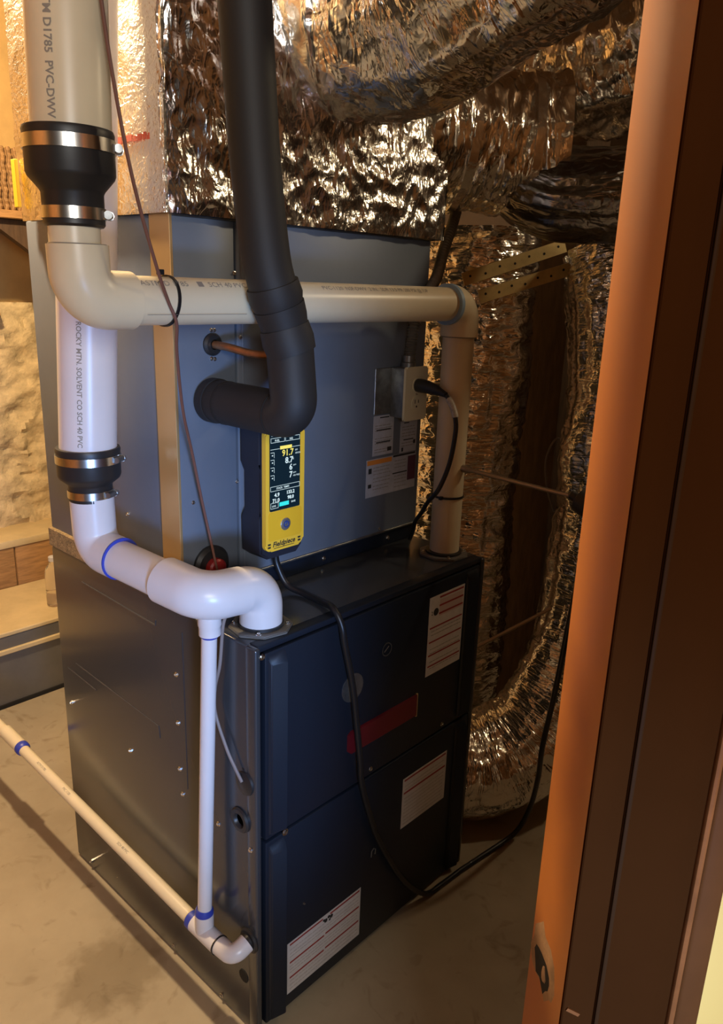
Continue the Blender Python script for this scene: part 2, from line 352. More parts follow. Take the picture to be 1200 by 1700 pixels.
bm = BM(); box(bm, -0.007, 0.007, -0.0052, -0.004, -0.0016, 0.0016, mat=DM @ Matrix.Translation((0.009, 0, 0.868)) @ Matrix.Rotation(0.55, 4, 'Y')); obj('paint_chip', bm, 'bead', dr)

# ================================================================ FURNACE
W, D, H = 0.705, 0.747, 0.876
fu = thing('furnace', (W / 2, D / 2, 0), 'tall black gas furnace cabinet standing on the concrete floor', 'furnace')
bm = BM(); box(bm, 0, W, 0.022, D, 0.004, H, 0.006, 3); obj('cabinet_body', bm, 'side', fu)
for a, b in ((0.0, 0.014), (W - 0.014, W)):
    bm = BM(); box(bm, a, b, 0.0, 0.03, 0.004, H - 0.001, 0.005, 3); obj('corner_post', bm, 'side', fu)
bm = BM(); box(bm, 0.010, W - 0.010, 0.004, 0.03, H - 0.012, H + 0.001, 0.003, 2); obj('top_rail', bm, 'black', fu)
def door(name, z0, z1, rz0, rz1):
    bm = BM(); box(bm, 0.024, W - 0.016, 0.002, 0.022, z0, z1, 0.004, 2); d = obj(name, bm, 'black', fu)
    for a, b in ((0.030, 0.072), (W - 0.072, W - 0.030)):
        bm = BM(); y0 = -0.014
        v0 = [bm.verts.new((x, 0.003, z)) for x, z in ((a, rz0), (b, rz0), (b, rz1), (a, rz1))]
        v1 = [bm.verts.new((x, y0 + (.010 if x < (a + b) / 2 else 0), z)) for x, z in ((a + .005, rz0 + .006), (b - .007, rz0 + .006), (b - .007, rz1 - .020), (a + .005, rz1 - .020))]
        bm.faces.new(v1); bm.faces.new(v0[::-1])
        for i in range(4): bm.faces.new((v0[i], v0[(i + 1) % 4], v1[(i + 1) % 4], v1[i]))
        bmesh.ops.bevel(bm, geom=list(bm.edges), offset=0.0018, segments=2, affect='EDGES')
        obj('pressed_rib', bm, 'black', d)
    return d
ud = door('upper_door', 0.466, 0.860, 0.474, 0.856)
ld = door('lower_door', 0.012, 0.460, 0.016, 0.452)
# pressed outline and seam on the side panel
bm = BM()
for a, b in (((0.608, 0.824), (0.312, 0.818)), ((0.312, 0.818), (0.310, 0.830))):
    tube(bm, [(-0.0003, a[0], a[1]), (-0.0003, b[0], b[1])], 0.0016, 8)
obj('panel_crease', bm, 'side', fu)
bm = BM()
for (y0, z0, y1, z1) in ((0.669, 0.597, 0.317, 0.584), (0.317, 0.584, 0.314, 0.557), (0.712, 0.569, 0.578, 0.562)):
    tube(bm, [(-0.0002, y0, z0), (-0.0002, y1, z1)], 0.0012, 8)
obj('panel_crease', bm, 'side', fu)
bm = BM(); tube(bm, [(-0.0002, 0.219, 0.834), (-0.0002, 0.219, 0.481)], 0.0013, 8); obj('panel_crease', bm, 'side', fu)
for y, z in ((.244, .734), (.244, .625), (.244, .517), (.237, .46), (.439, .467), (.709, .474), (.116, .455), (.017, .452), (.672, .023), (.30, .018), (.12, .016)):
    screw(fu, (0.0, y, z), (-1, 0, 0))
for x, z in ((.575, .481), (.32, .481)): screw(fu, (x, 0.002, z), (0, -1, 0))
screw(fu, (.066, -.006, .468), (0, -1, 0), 0.006)
screw(fu, (.016, 0.0, .858), (0, -1, 0), 0.005)
screw(fu, (.126, 0.002, .253), (0, -1, 0), 0.002)
# rubber grommets on the side
def grommet(y, z, r, hole=True):
    bm = BM(); lathe(bm, [(r, 0), (r, .003), (r * .88, .0065), (r * .6, .007), (r * .5, .004), (r * .45, -.001)] if hole else [(r, 0), (r * .95, .004), (r * .6, .007), (.001, .008)], (0, y, z), (-1, 0, 0), 28)
    obj('rubber_grommet', bm, 'rubber', fu)
grommet(.030, .593, .024, False); grommet(.045, .505, .026); grommet(.022, .235, .026)
bm = BM(); lathe(bm, [(.014, 0), (.014, .0012), (.001, .0012)], (0, .043, .128), (-1, 0, 0), 24); obj('knockout_hole', bm, 'dark', fu)
for z in (.62, .568): bm = BM(); lathe(bm, [(.003, 0), (.003, .0008), (.0005, .0008)], (0, .036, z), (-1, 0, 0), 10); obj('pilot_hole', bm, 'dark', fu)
# labels on the doors
def flabel(parent, y, x0, x1, z0, z1, stripes, smat='redline', paper='label', extra=None):
    bm = BM(); box(bm, x0, x1, y - .0008, y, z0, z1); l = obj('warning_label', bm, paper, parent, smooth=False)
    hh = z1 - z0; ww = x1 - x0
    for (fa, fb, fz, fh) in stripes:
        bm = BM(); box(bm, x0 + ww * fa, x0 + ww * fb, y - .0012, y - .0008, z0 + hh * (fz - fh / 2), z0 + hh * (fz + fh / 2)); obj('printed_bar', bm, smat, l, smooth=False)
    return l
def fine_print(l, y, x0, x1, rows, mat='ink', seed=1, h=0.0012):
    rnd = random.Random(seed); bm = BM()
    for z in rows:
        x = x0
        while x < x1 - .004:
            w_ = rnd.uniform(.004, .014); e = min(x + w_, x1); box(bm, x, e, y - .0011, y - .0008, z - h, z + h); x = e + .002
    tag(obj('fine_print', bm, mat, l, smooth=False), kind='stuff')
DY = 0.002
l = flabel(fu, DY, .497, .628, .635, .829, [(.28, .97, .965, .022), (.28, .97, .86, .022), (.28, .97, .76, .022), (.04, .97, .61, .018), (.04, .97, .43, .018), (.04, .97, .26, .018), (.04, .97, .12, .018)])
bm = BM(); prism(bm, rrect(.535, .622, .776, .816, .001, 1), DY - .00095, DY - .0008); obj('pink_panel', bm, mk('pink_print', (.50, .38, .36), .6), l)
bm = BM(); lathe(bm, [(.009, 0), (.009, .0004), (.001, .0004)], (.522, DY - .0008, .790), (0, -1, 0), 14); obj('flame_symbol', bm, 'dink', l)
bm = BM(); textbm(bm, '2', .014, lambda x, y: (.504 + x, DY - .0011, .785 + y)); obj('printed_number', bm, 'dink', l, fix=False)
fine_print(l, DY, .508, .62, [.744, .735, .70, .69, .668, .652], seed=2, h=.0008)
l = flabel(fu, DY, .437, .605, .258, .394, [(.03, .97, .955, .03), (.03, .97, .70, .035)])
fine_print(l, DY, .445, .595, [.372, .362, .338, .328, .318, .308, .298, .288, .278, .268], mat=mk('faint_print', (.42, .38, .37), .6), seed=3)
l = flabel(fu, DY, .081, .303, .046, .178, [(.03, .46, .955, .03), (.56, .98, .955, .03), (.03, .48, .60, .03), (.50, .98, .62, .03), (.03, .48, .30, .03), (.50, .98, .32, .03)])
fine_print(l, DY, .088, .297, [.158, .148, .140, .115, .107, .099, .076, .066, .056], mat=bpy.data.materials['faint_print'], seed=4, h=.0009)
bm = BM()
for (dx, dz, r) in ((0, 0, .005), (.009, .004, .004), (.017, .001, .005), (-.006, .004, .003), (.012, -.005, .003)):
    lathe(bm, [(r, 0), (r, .0004), (.0005, .0004)], (.192 + dx, DY - .0009, .163 + dz), (0, -1, 0), 9)
obj('hand_symbol', bm, 'dink', l)
# red name plate, foil disc, small round emblem, keyhole latch
bm = BM(); prism(bm, [(.243, .560), (.252, .552), (.466, .552), (.466, .604), (.252, .604), (.243, .598)], DY - .006, DY, .0012); pl = obj('name_plate', bm, 'redplate', fu)
bm = BM(); box(bm, .466, .470, DY - .004, DY, .548, .606); obj('plate_edge', bm, 'strap', pl)
bm = BM()
lathe(bm, [(.031, 0), (.031, .0014), (.0005, .002)], (.254, DY, .704), (0, -1, 0), 26); obj('foil_disc', bm, 'galv', fu)
bm = BM(); lathe(bm, [(.015, 0), (.015, .003), (.0125, .003), (.0125, .001), (.0005, .001)], (.354, DY, .756), (0, -1, 0), 26); e = obj('round_emblem', bm, 'black', fu)
bm = BM(); lathe(bm, [(.0152, .0028), (.0152, .0034), (.0132, .0034), (.0132, .0028)], (.354, DY, .756), (0, -1, 0), 26, caps=False); tube(bm, [(.347, DY - .002, .751), (.361, DY - .002, .761)], .001, 6); obj('emblem_ring', bm, 'galv', e)
bm = BM(); tube(bm, [(.333, DY - .002, .243), (.334, DY - .002, .258), (.341, DY - .002, .262), (.347, DY - .002, .258), (.346, DY - .002, .244)], .0014, 6); obj('latch_wire', bm, 'dgalv', fu)
# pipe flanges on the top
def flange(cx, cy, rot):
    bm = BM(); n = 8; R = .060
    pts = [(cx + R * math.cos(rot + 2 * PI * k / n), cy + R * math.sin(rot + 2 * PI * k / n)) for k in range(n)]
    a = [bm.verts.new((x, y, H)) for x, y in pts]; b = [bm.verts.new((x, y, H + .006)) for x, y in pts]
    bm.faces.new(a[::-1]); bm.faces.new(b)
    for k in range(n): bm.faces.new((a[k], a[(k + 1) % n], b[(k + 1) % n], b[k]))
    bmesh.ops.bevel(bm, geom=list(bm.edges), offset=.0015, segments=2, affect='EDGES')
    f = obj('pipe_flange', bm, 'dgalv', fu)
    bm = BM(); lathe(bm, [(.043, 0), (.043, .005), (.036, .006)], (cx, cy, H + .006), (0, 0, 1), 32); obj('rubber_seal', bm, 'rubber', f)
    for k in range(4):
        t = rot + PI / 8 + k * PI / 2 + .2; screw(f, (cx + .050 * math.cos(t), cy + .050 * math.sin(t), H + .006), (0, 0, 1), .0042)
flange(.070, .068, .2); flange(.648, .083, .3)

# ================================================================ COIL CABINET
CY, CZ0, CZ1 = .213, .918, 1.592
co = thing('coil_cabinet', (.35, .48, H), 'grey metal evaporator coil cabinet sitting on top of the black furnace', 'cabinet')
bm = BM(); box(bm, .004, .70, CY + .012, D - .002, CZ0, CZ1, .004, 2); obj('cabinet_body', bm, 'coil', co)
bm = BM(); box(bm, .006, .700, CY + .006, D - .004, H, CZ0, .002, 1); obj('base_rail', bm, 'black', co)
bm = BM(); box(bm, -.004, .006, CY - .01, D, H + .001, CZ0 + .004, .002, 1); obj('side_gasket', bm, 'gasket', co)
bm = BM(); box(bm, .002, .134, CY, CY + .014, CZ0, CZ1 - .004, .003, 2); obj('line_panel', bm, 'coil', co)
bm = BM(); box(bm, .138, .700, CY, CY + .014, CZ0, CZ1 - .004, .003, 2); obj('access_panel', bm, 'coil', co)
bm = BM(); box(bm, .140, .700, CY - .004, CY + .004, CZ0 - .004, CZ0 + .001, .001, 1); obj('bottom_lip', bm, 'galv', co)
bm = BM(); box(bm, .004, .700, CY - .003, CY + .006, CZ1 - .004, CZ1, .001, 1); obj('top_lip', bm, 'galv', co)
bm = BM(); tube(bm, [(.150, CY - .0005, CZ0 + .01), (.150, CY - .0005, CZ1 - .02)], .0022, 8); obj('panel_bead', bm, 'coil', co)
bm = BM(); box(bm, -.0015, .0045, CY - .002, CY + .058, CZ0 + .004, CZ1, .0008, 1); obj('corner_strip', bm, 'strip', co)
for x, z in ((.133, 1.113), (.133, 1.50), (.079, 1.401), (.086, 1.401), (.079, 1.351), (.086, 1.350), (.145, 1.387), (.03, 1.09), (.56, CZ0 + .008)): screw(co, (x, CY, z), (0, -1, 0), .003)
for x in (.38, .60, .20): screw(co, (x, CY + .006, .893), (0, -1, 0), .0045)
for y, z in ((.258, 1.17), (.262, 1.12), (.61, 1.41), (.40, 1.03)): screw(co, (.004, y, z), (-1, 0, 0), .003)
bm = BM(); lathe(bm, [(.020, 0), (.020, .004), (.016, .008), (.009, .008), (.008, .002)], (.081, CY, 1.376), (0, -1, 0), 24); obj('rubber_grommet', bm, 'rubber', co)
bm = BM(); lathe(bm, [(.040, 0), (.040, .006), (.034, .012), (.020, .012)], (.066, CY, .958), (0, -1, 0), 28); pg = obj('drain_port', bm, 'rubber', co)
bm = BM(); lathe(bm, [(.020, .008), (.020, .024), (.016, .027), (.001, .027)], (.066, CY, .956), (0, -1, 0), 24); obj('red_plug', bm, 'red', pg)
bm = BM(); box(bm, .523, .587, CY - .003, CY, 1.204, 1.309, .001, 1); obj('knockout_plate', bm, 'galv', co)
def clabel(x0, x1, z0, z1, bars, smat='dink', seed=1, rows=()):
    l = flabel(co, CY, x0, x1, z0, z1, bars, smat, 'labelg'); fine_print(l, CY, x0 + .006, x1 - .006, rows, seed=seed, h=.0009); return l
clabel(.525, .596, 1.108, 1.201, [(.3, .75, .95, .03), (.15, .85, .64, .03), (.15, .85, .33, .03), (.72, .92, .13, .1)], seed=5, rows=[1.178, 1.172, 1.166, 1.148, 1.142, 1.136, 1.122, 1.116])
clabel(.622, .684, 1.103, 1.180, [(.2, .5, .93, .03), (.2, .8, .4, .03), (.1, .2, .1, .12), (.8, .92, .3, .12)], seed=6, rows=[1.165, 1.158, 1.150, 1.143, 1.126, 1.119])
l = clabel(.506, .685, 1.011, 1.101, [(.52, .98, .97, .05), (.52, .82, .5, .03), (.04, .10, .70, .14), (.04, .10, .3, .1)], seed=7, rows=[])
fine_print(l, CY, .530, .590, [1.080, 1.072, 1.064, 1.054, 1.046, 1.036, 1.028], seed=8, h=.0008); fine_print(l, CY, .606, .650, [1.086, 1.078, 1.070, 1.048, 1.040, 1.032, 1.022], seed=9, h=.0008)
bm = BM(); box(bm, .508, .594, CY - .0013, CY - .0008, 1.088, 1.099); obj('orange_heading', bm, 'orangep', l, smooth=False)
bm = BM(); box(bm, .655, .684, CY - .0013, CY - .0008, 1.032, 1.092); obj('plum_block', bm, 'purplep', l, smooth=False)

# ================================================================ FOIL DUCTWORK
def nz(p, sc, seed=0): return noise.noise(Vector((p[0] * sc + seed, p[1] * sc + seed * 1.7, p[2] * sc)))
def ridge(p, sc, seed=0): return 1 - abs(nz(p, sc, seed)) * 2
def foil_grid(bm, fx, nu, nv, amp, seed, fn=None):
    """rumpled sheet: fx(u,v) -> point and outward normal"""
    V = []; uvl = bm.loops.layers.uv.verify(); wu = (Vector(fx(1, 0)[0]) - Vector(fx(0, 0)[0])).length; wv = (Vector(fx(0, 1)[0]) - Vector(fx(0, 0)[0])).length
    for i in range(nu + 1):
        row = []
        for j in range(nv + 1):
            p, n = fx(i / nu, j / nv); p = Vector(p); k = fn(p) if fn else 0
            d = amp * (0.55 * ridge(p, 9, seed) + 0.3 * ridge(p, 23, seed + 3) + .15 * nz(p, 50, seed)) + k
            row.append(bm.verts.new(p + Vector(n) * d))
        V.append(row)
    for i in range(nu):
        for j in range(nv):
            f = bm.faces.new((V[i][j], V[i + 1][j], V[i + 1][j + 1], V[i][j + 1]))
            for l, q in zip(f.loops, ((i, j), (i + 1, j), (i + 1, j + 1), (i, j + 1))): l[uvl].uv = (q[0] / nu * wu, q[1] / nv * wv)
pn = thing('supply_plenum', (.35, .48, 1.595), 'foil wrapped supply plenum box above the grey coil cabinet', 'plenum')
X0, X1, Y0, Y1, Z0, Z1 = -.010, .720, .200, .724, 1.590, 2.46
bm = BM(); foil_grid(bm, lambda u, v: ((X0, Y0 - .006 + (Y1 - Y0 + .006) * u, Z0 + (Z1 - Z0) * v), (-1, 0, 0)), 90, 130, .004, 1); s = obj('foil_side', bm, 'foilL', pn, angle=80)
bm = BM(); foil_grid(bm, lambda u, v: ((X0 - .006 + (X1 - X0 + .006) * u, Y0, Z0 + (Z1 - Z0) * v), (0, -1, 0)), 150, 170, .014, 2, lambda p: -.006 + .006 * min(1, (p.x - X0) / .02)); obj('foil_front', bm, 'foilF', pn, angle=80)
bm = BM(); foil_grid(bm, lambda u, v: ((X1, Y0 + (Y1 - Y0) * u, Z0 + (Z1 - Z0) * v), (1, 0, 0)), 60, 90, .015, 4); obj('foil_side', bm, 'foilA', pn, angle=80)
bm = BM(); box(bm, X0 + .014, X1 - .01, Y0 + .03, Y1, Z0 + .004, Z1 - .01); obj('duct_core', bm, 'galv', pn)
bm = BM(); foil_grid(bm, lambda u, v: ((X0 - .003 + .0 * u, Y0 - .004 + .045 * u, Z0 + (Z1 - Z0) * v), (-1, 0, 0)), 10, 130, .004, 1); obj('corner_tape', bm, 'foilL', pn, angle=80)
# faded red print across the foil side
bm = BM(); yy = .225; rnd = random.Random(4)
for wd in ('RADIANT', 'FOIL', 'DUCT', 'WRAP'): pass
y = .235
while y < .44:
    w_ = rnd.uniform(.006, .016); box(bm, X0 - .0062, X0 - .0052, y, y + w_, 1.702 + rnd.uniform(-.001, .001), 1.711 + rnd.uniform(-.002, .002)); y += w_ + rnd.uniform(.002, .006)
obj('faded_red_print', bm, mk('faded_red', (.55, .10, .06), .6), s)
def duct(name, ctrl, r, label, cat, mat='foilA', rib=.012, freq=95, amp=.02, seed=1, n=26, seg=96, group=None, parent=None, squash=None):
    pts = spline(ctrl, n)
    def fn(s, a, rr, p):
        ca, sa = math.cos(a), math.sin(a); q = Vector((ca * 1.2, sa * 1.2, s * 4))
        big = noise.noise(q * 1.1 + Vector((seed * 3.1, 0, 0)))
        longi = 1 - abs(noise.noise(Vector((ca * 3.2, sa * 3.2, s * 2.0 + seed)))) * 2
        cross = 1 - abs(noise.noise(Vector((ca * 1.6 + seed, sa * 1.6, s * freq * .25)))) * 2
        fine = noise.noise(Vector((ca * 9, sa * 9 + seed, s * 45)))
        return rr + amp * (.9 * big + .45 * longi) + rib * (.8 * cross + .5 * fine)
    bm = BM(); tube(bm, pts, r, seg, True, fn)
    o = obj(name, bm, mat, parent, angle=70)
    if parent is None: tag(o, label, cat, group)
    return o
GD = 'foil wrapped ducts around the furnace'
t1 = thing('foil_duct', (.43, .1, 1.75), 'largest crumpled foil duct sweeping up and right from the plenum front', 'duct', GD)
duct('duct_sleeve', [(.375, .30, 1.970), (.42, .19, 1.962), (.464, .078, 1.978), (.482, -.094, 2.050), (.472, -.252, 2.120), (.45, -.45, 2.20)], [.165] * 500, None, None, 'foilA', rib=.006, freq=26, amp=.020, seed=2, parent=t1, n=34)
bm = BM(); tube(bm, spline([(.372, .305, 1.965), (.398, .240, 1.957), (.408, .215, 1.956)], 8), [.180] * 17, 80, True, lambda s, a, rr, p: rr + .005 * noise.noise(Vector((math.cos(a) * 4, math.sin(a) * 4, s * 40)))); obj('taped_collar', bm, 'tape', t1, angle=70)
t2 = thing('foil_duct', (.98, .36, 1.66), 'short foil branch duct running right from the plenum under the large duct', 'duct', GD)
duct('duct_sleeve', [(.70, .335, 1.83), (.82, .30, 1.83), (.92, .24, 1.825), (1.00, .165, 1.82), (1.05, .10, 1.82)], .152, None, None, 'foilA', rib=.010, freq=110, amp=.012, seed=5, parent=t2, n=30)
for a, b in (((.845, .292, 1.829), (.862, .281, 1.828)), ((.985, .180, 1.8205), (.998, .167, 1.820))):
    bm = BM(); tube(bm, [a, b], .168, 72, True, lambda s, a, rr, p: rr + .006 * noise.noise(Vector((math.cos(a) * 5, math.sin(a) * 5, s * 30)))); obj('taped_seam', bm, 'tape', t2, angle=70)
duct('foil_duct', [(.985, .175, 1.79), (.985, .13, 1.735), (.988, .06, 1.708), (1.0, .0, 1.703), (1.035, -.12, 1.702), (1.07, -.27, 1.70)], .098, 'smooth dark foil duct at right below the crumpled branch, beside the bulb-lit brown jamb', 'duct', 'foilD', rib=.004, freq=18, amp=.010, seed=9, group=GD)
duct('foil_duct', [(1.22, .44, 2.02), (1.26, .274, 2.04), (1.265, .116, 2.055), (1.27, -.023, 2.09), (1.27, -.2, 2.16)], .155, 'crumpled foil duct in the upper right corner next to the bulb-lit brown jamb', 'duct', 'foilA', rib=.020, freq=50, amp=.035, seed=12, group=GD)
duct('foil_duct', [(1.135, .385, 1.645), (1.135, .382, 1.4), (1.125, .378, 1.05), (1.115, .374, .7), (1.11, .37, .34), (1.105, .365, .0)], [.160] * 500, 'upright foil duct with close ribs directly behind the right white vent pipe', 'duct', 'foilV', rib=.012, freq=150, amp=.014, seed=15, n=40, group=GD)
duct('foil_duct', [(1.28, .03, 1.60), (1.26, -.02, 1.4), (1.23, -.055, 1.05), (1.20, -.06, .72), (1.13, -.055, .45), (1.03, .0, .25), (.92, .085, .17), (.80, .17, .17), (.71, .20, .17)], [.135] * 700, 'foil return duct bending down to the floor beside the bulb-lit brown jamb', 'duct', 'foilV', rib=.008, freq=60, amp=.018, seed=19, n=30, group=GD)

# ================================================================ PVC VENT PIPES
def pipe(parent, a, b, r, mat, name='pipe', seg=40): 
    bm = BM(); tube(bm, [a, b], r, seg); return obj(name, bm, mat, parent)
def wrap_text(parent, s, size, p0, axis, r, ang_dir, mat, bold=0.0):
    """lettering laid round a pipe: runs along axis from p0; ang_dir = outward direction of the text line"""
    p0 = Vector(p0); ax = Vector(axis).normalized(); n = Vector(ang_dir); n = (n - ax * n.dot(ax)).normalized(); b = n.cross(ax)
    def place(x, y):
        a = (y - size * .35) / r; return p0 + ax * x + (n * math.cos(a) + b * math.sin(a)) * (r + .0004)
    bm = BM(); textbm(bm, s, size, place, bold); return obj('printed_lettering', bm, mat, parent, fix=False)
def hose_clamp(parent, c, r, z0, z1, ang):
    bm = BM(); lathe(bm, [(r - .002, z0), (r + .0012, z0), (r + .0012, z1), (r - .002, z1)], (c[0], c[1], 0), (0, 0, 1), 48); k = obj('hose_clamp', bm, 'steel', parent)
    d = Vector((math.cos(ang), math.sin(ang), 0)); t = Vector((-d.y, d.x, 0)); q = Vector((c[0], c[1], (z0 + z1) / 2)) + d * (r + .004)
    bm = BM(); tube(bm, [q - t * .012, q + t * .010], .0055, 14); obj('worm_housing', bm, 'galv', k)
    bm = BM(); lathe(bm, [(.0065, 0), (.0065, .006), (.004, .006), (.003, .004)], q + t * .010, t, 8); obj('clamp_screw', bm, 'steel', k)
PR = .036   # two inch pipe in this cabinet's scale
# --- intake line: big drop pipe, reducer, elbow, long horizontal, elbow, drop into the furnace
va = thing('vent_pipe', (.648, .083, H), 'cream vent pipe dropping at left then running level across the grey cabinet front', 'pipe')
ax0 = (-.236, .083); pipe(va, (-.230, .083, 1.648), (-.206, .083, 2.5), .0505, 'pvc')
c = BM(); lathe(c, [(.0505, 1.648), (.0565, 1.650), (.0575, 1.664), (.0565, 1.668), (.0565, 1.612), (.041, 1.594), (.041, 1.552), (.0385, 1.549)], (-.232, .083, 0), (0, 0, 1), 48, caps=False)
c.free(); c = BM(); lathe(c, [(.049, 1.667), (.056, 1.667), (.0575, 1.663), (.0565, 1.656), (.0565, 1.614), (.0545, 1.609), (.0415, 1.594), (.0395, 1.590), (.0395, 1.552), (.037, 1.549), (.030, 1.549)], (-.234, .083, 0), (0, 0, 1), 48, caps=False)
cp = obj('rubber_reducer', c, 'rubber', va)
hose_clamp(cp, (-.234, .083), .0572, 1.640, 1.656, -.55); hose_clamp(cp, (-.234, .083), .0402, 1.558, 1.573, -.60)
pipe(va, (-.235, .083, 1.50), (-.235, .083, 1.56), .0335, 'pvc')
bm = BM(); tube(bm, bend((-.232, .083, 1.527), (-.231, .083, 1.455), (-.158, .083, 1.455), .040, 12), .0405, 40); obj('elbow', bm, 'pvc', va)
pipe(va, (-.17, .083, 1.455), (.62, .083, 1.453), PR - .001, 'pvc', 'level_pipe')
wrap_text(va, 'ASTM D 1785    \u25A0  SCH 40 PVC-DWV  (PIPE)', .014, (-.155, .083, 1.455), (1, 0, 0), PR - .001, (0, -.75, .8), 'ink')
wrap_text(va, 'PVC-1120  NSF-DWV  2 IN.  SDR 13.5 PR 280 PSI @ 73F', .0125, (.205, .083, 1.454), (1, 0, 0), PR - .001, (0, -.75, .85), 'ink')
bm = BM(); tube(bm, [(-.15, .083 - .033, 1.437), (.03, .083 - .033, 1.437)], .0003, 5); obj('pencil_line', bm, 'ink', va)
bm = BM(); tube(bm, bend((.606, .083, 1.453), (.652, .083, 1.453), (.651, .083, 1.385), .040, 12), .0415, 40); obj('elbow', bm, 'pvc', va)
bm = BM(); lathe(bm, [(.0355, 0), (.0432, 0), (.0432, .010), (.0355, .010)], (.598, .083, 1.453), (1, 0, 0), 40); obj('primer_ring', bm, mk('faint_blue_primer', (.24, .36, .52), .45), va)
pipe(va, (.651, .083, 1.39), (.650, .083, H + .004), PR - .001, 'pvc', 'drop_pipe')
wrap_text(va, 'TM D1785  PVC-DWV', .0140, (-.2256, .083, 1.804), (-.02817, 0, -1), .0506, (-.70, -.52, 0), 'ink', .0003)
for o_, ax_, r_ in (((-.232, .083, 1.5272), (0, 0, 1), .0345), ((-.1582, .083, 1.455), (1, 0, 0), .0360), ((.651, .083, 1.3845), (0, 0, -1), .0360)):
    bm = BM(); lathe(bm, [(r_, 0), (r_ + .003, 0), (r_ + .003, .0012), (r_, .0012)], o_, ax_, 36, caps=False); obj('glue_line', bm, 'ink', va)
# --- exhaust line
vb = thing('vent_pipe', (-.09, .36, 1.0), 'white exhaust pipe behind the cream drop pipe, elbowing down into the furnace corner', 'pipe')
pipe(vb, (-.092, .362, 1.168), (-.070, .305, 2.0), .0505, 'pvcw'); 
c = BM(); lathe(c, [(.049, 1.187), (.056, 1.187), (.0575, 1.183), (.0565, 1.176), (.0565, 1.136), (.054, 1.130), (.0415, 1.120), (.0395, 1.116), (.0395, 1.088), (.037, 1.085), (.030, 1.085)], (-.092, .362, 0), (0, 0, 1), 48, caps=False)
cp = obj('rubber_reducer', c, 'rubber', vb)
hose_clamp(cp, (-.092, .362), .0572, 1.160, 1.175, -1.0); hose_clamp(cp, (-.092, .362), .0402, 1.094, 1.108, -1.1)
wrap_text(vb, 'ROCKY MTN. SOLVENT CO SCH 40 PVC', .0122, (-.0855, .3451, 1.415), (-.02644, .0685, -1), .0506, (-.63, -.66, 0), 'ink', .0002)
bm = BM(); tube(bm, bend((-.091, .362, 1.10), (-.089, .362, .990), (-.082, .290, .986), .040, 12), .0400, 40); obj('elbow', bm, 'pvcw', vb)
bm = BM(); lathe(bm, [(.036, 0), (.0405, 0), (.0405, .002), (.036, .002)], (-.0815, .289, .986), Vector((.02, -.2, -.012)), 36); obj('primer_ring', bm, 'primer', vb)
pipe(vb, (-.084, .305, .986), (-.060, .12, .971), .0355, 'pvcw')
bm = BM(); tube(bm, bend((-.066, .165, .975), (-.052, .070, .967), (.022, .066, .962), .046, 12), .0425, 40); obj('tee', bm, 'pvcw', vb)
bm = BM(); tube(bm, bend((.012, .066, .963), (.070, .067, .961), (.070, .068, H + .004), .044, 12), .0395, 40); obj('elbow', bm, 'pvcw', vb)

# ================================================================ CONDENSATE DRAIN
dn = thing('condensate_drain', (-.04, .118, .20), 'thin white condensate drain pipe hanging below the white elbow, with tee and long run', 'pipe')
bm = BM(); lathe(bm, [(.010, .945), (.021, .945), (.021, .905), (.0195, .902), (.0195, .886), (.012, .886)], (-.030, .088, 0), (0, 0, 1), 28, caps=False); obj('reducing_hub', bm, 'pvcw', dn)
bm = BM(); lathe(bm, [(.0145, .890), (.0152, .889), (.0152, .881), (.0145, .880)], (-.030, .089, 0), (0, 0, 1), 24, caps=False); obj('primer_ring', bm, 'primer', dn)
pipe(dn, (-.030, .089, .90), (-.040, .117, .24), .0142, 'pvcw', 'drop_pipe', 28)
bm = BM(); tube(bm, [(-.040, .117, .264), (-.040, .118, .215)], .0190, 28); tube(bm, [(-.040, .150, .2175), (-.040, .070, .2165)], .0192, 28); obj('tee', bm, 'pvcw', dn)
bm = BM(); lathe(bm, [(.0142, 0), (.0188, .0), (.0188, .008), (.0152, .016), (.0142, .016)], (-.040, .117, .262), (0, 0, 1), 24, caps=False); obj('primer_ring', bm, 'primer', dn)
bm = BM(); lathe(bm, [(.0142, 0), (.0195, 0), (.0190, .014), (.0152, .018), (.0142, .018)], (-.040, .149, .2175), (0, 1, .03), 24, caps=False); obj('primer_ring', bm, 'primer', dn)
bm = BM(); lathe(bm, [(.018, 0), (.0202, .0), (.0202, .003), (.018, .003)], (-.040, .068, .2165), (0, 1, 0), 24, caps=False); obj('black_o_ring', bm, 'rubber', dn)
bm = BM(); tube(bm, bend((-.040, .072, .2165), (-.040, .024, .222), (-.008, .022, .234), .020, 10), .0185, 28); obj('elbow', bm, 'pvcw', dn)
pipe(dn, (-.012, .022, .232), (.0, .022, .236), .0165, 'rubber', 'inlet_boot', 24)
fa, fb = Vector((-.040, .145, .2175)), Vector((-.036, 1.45, .268)); dv = (fb - fa).normalized()
pipe(dn, fa, fb, .0142, 'pvc', 'level_pipe', 28)
bm = BM(); tube(bm, bend(fb - dv * .03, fb, (fb.x, fb.y + .002, .20), .022, 10), .0185, 28); obj('elbow', bm, 'pvc', dn)
pipe(dn, (fb.x, fb.y + .002, .21), (fb.x, fb.y + .002, .0), .0142, 'pvc', 'floor_drop', 28)
bm = BM(); q = Vector((-.037, .95, .249)); tube(bm, [q, q + dv * .10], .0185, 28); obj('coupling', bm, 'pvc', dn)
bm = BM(); lathe(bm, [(.0142, -.006), (.0188, 0), (.0193, .004), (.0193, .014), (.0142, .014)], q - dv * .012, dv, 24, caps=False); obj('primer_ring', bm, 'primer', dn)
for s0, tx in ((.30, 'SCH 40 PVC'), (.56, 'PVC 1120'), (.70, 'ASTM D1785')):
    wrap_text(dn, tx, .0085, fa + dv * s0, -dv, .0143, (-.35, 0, 1), 'ink')

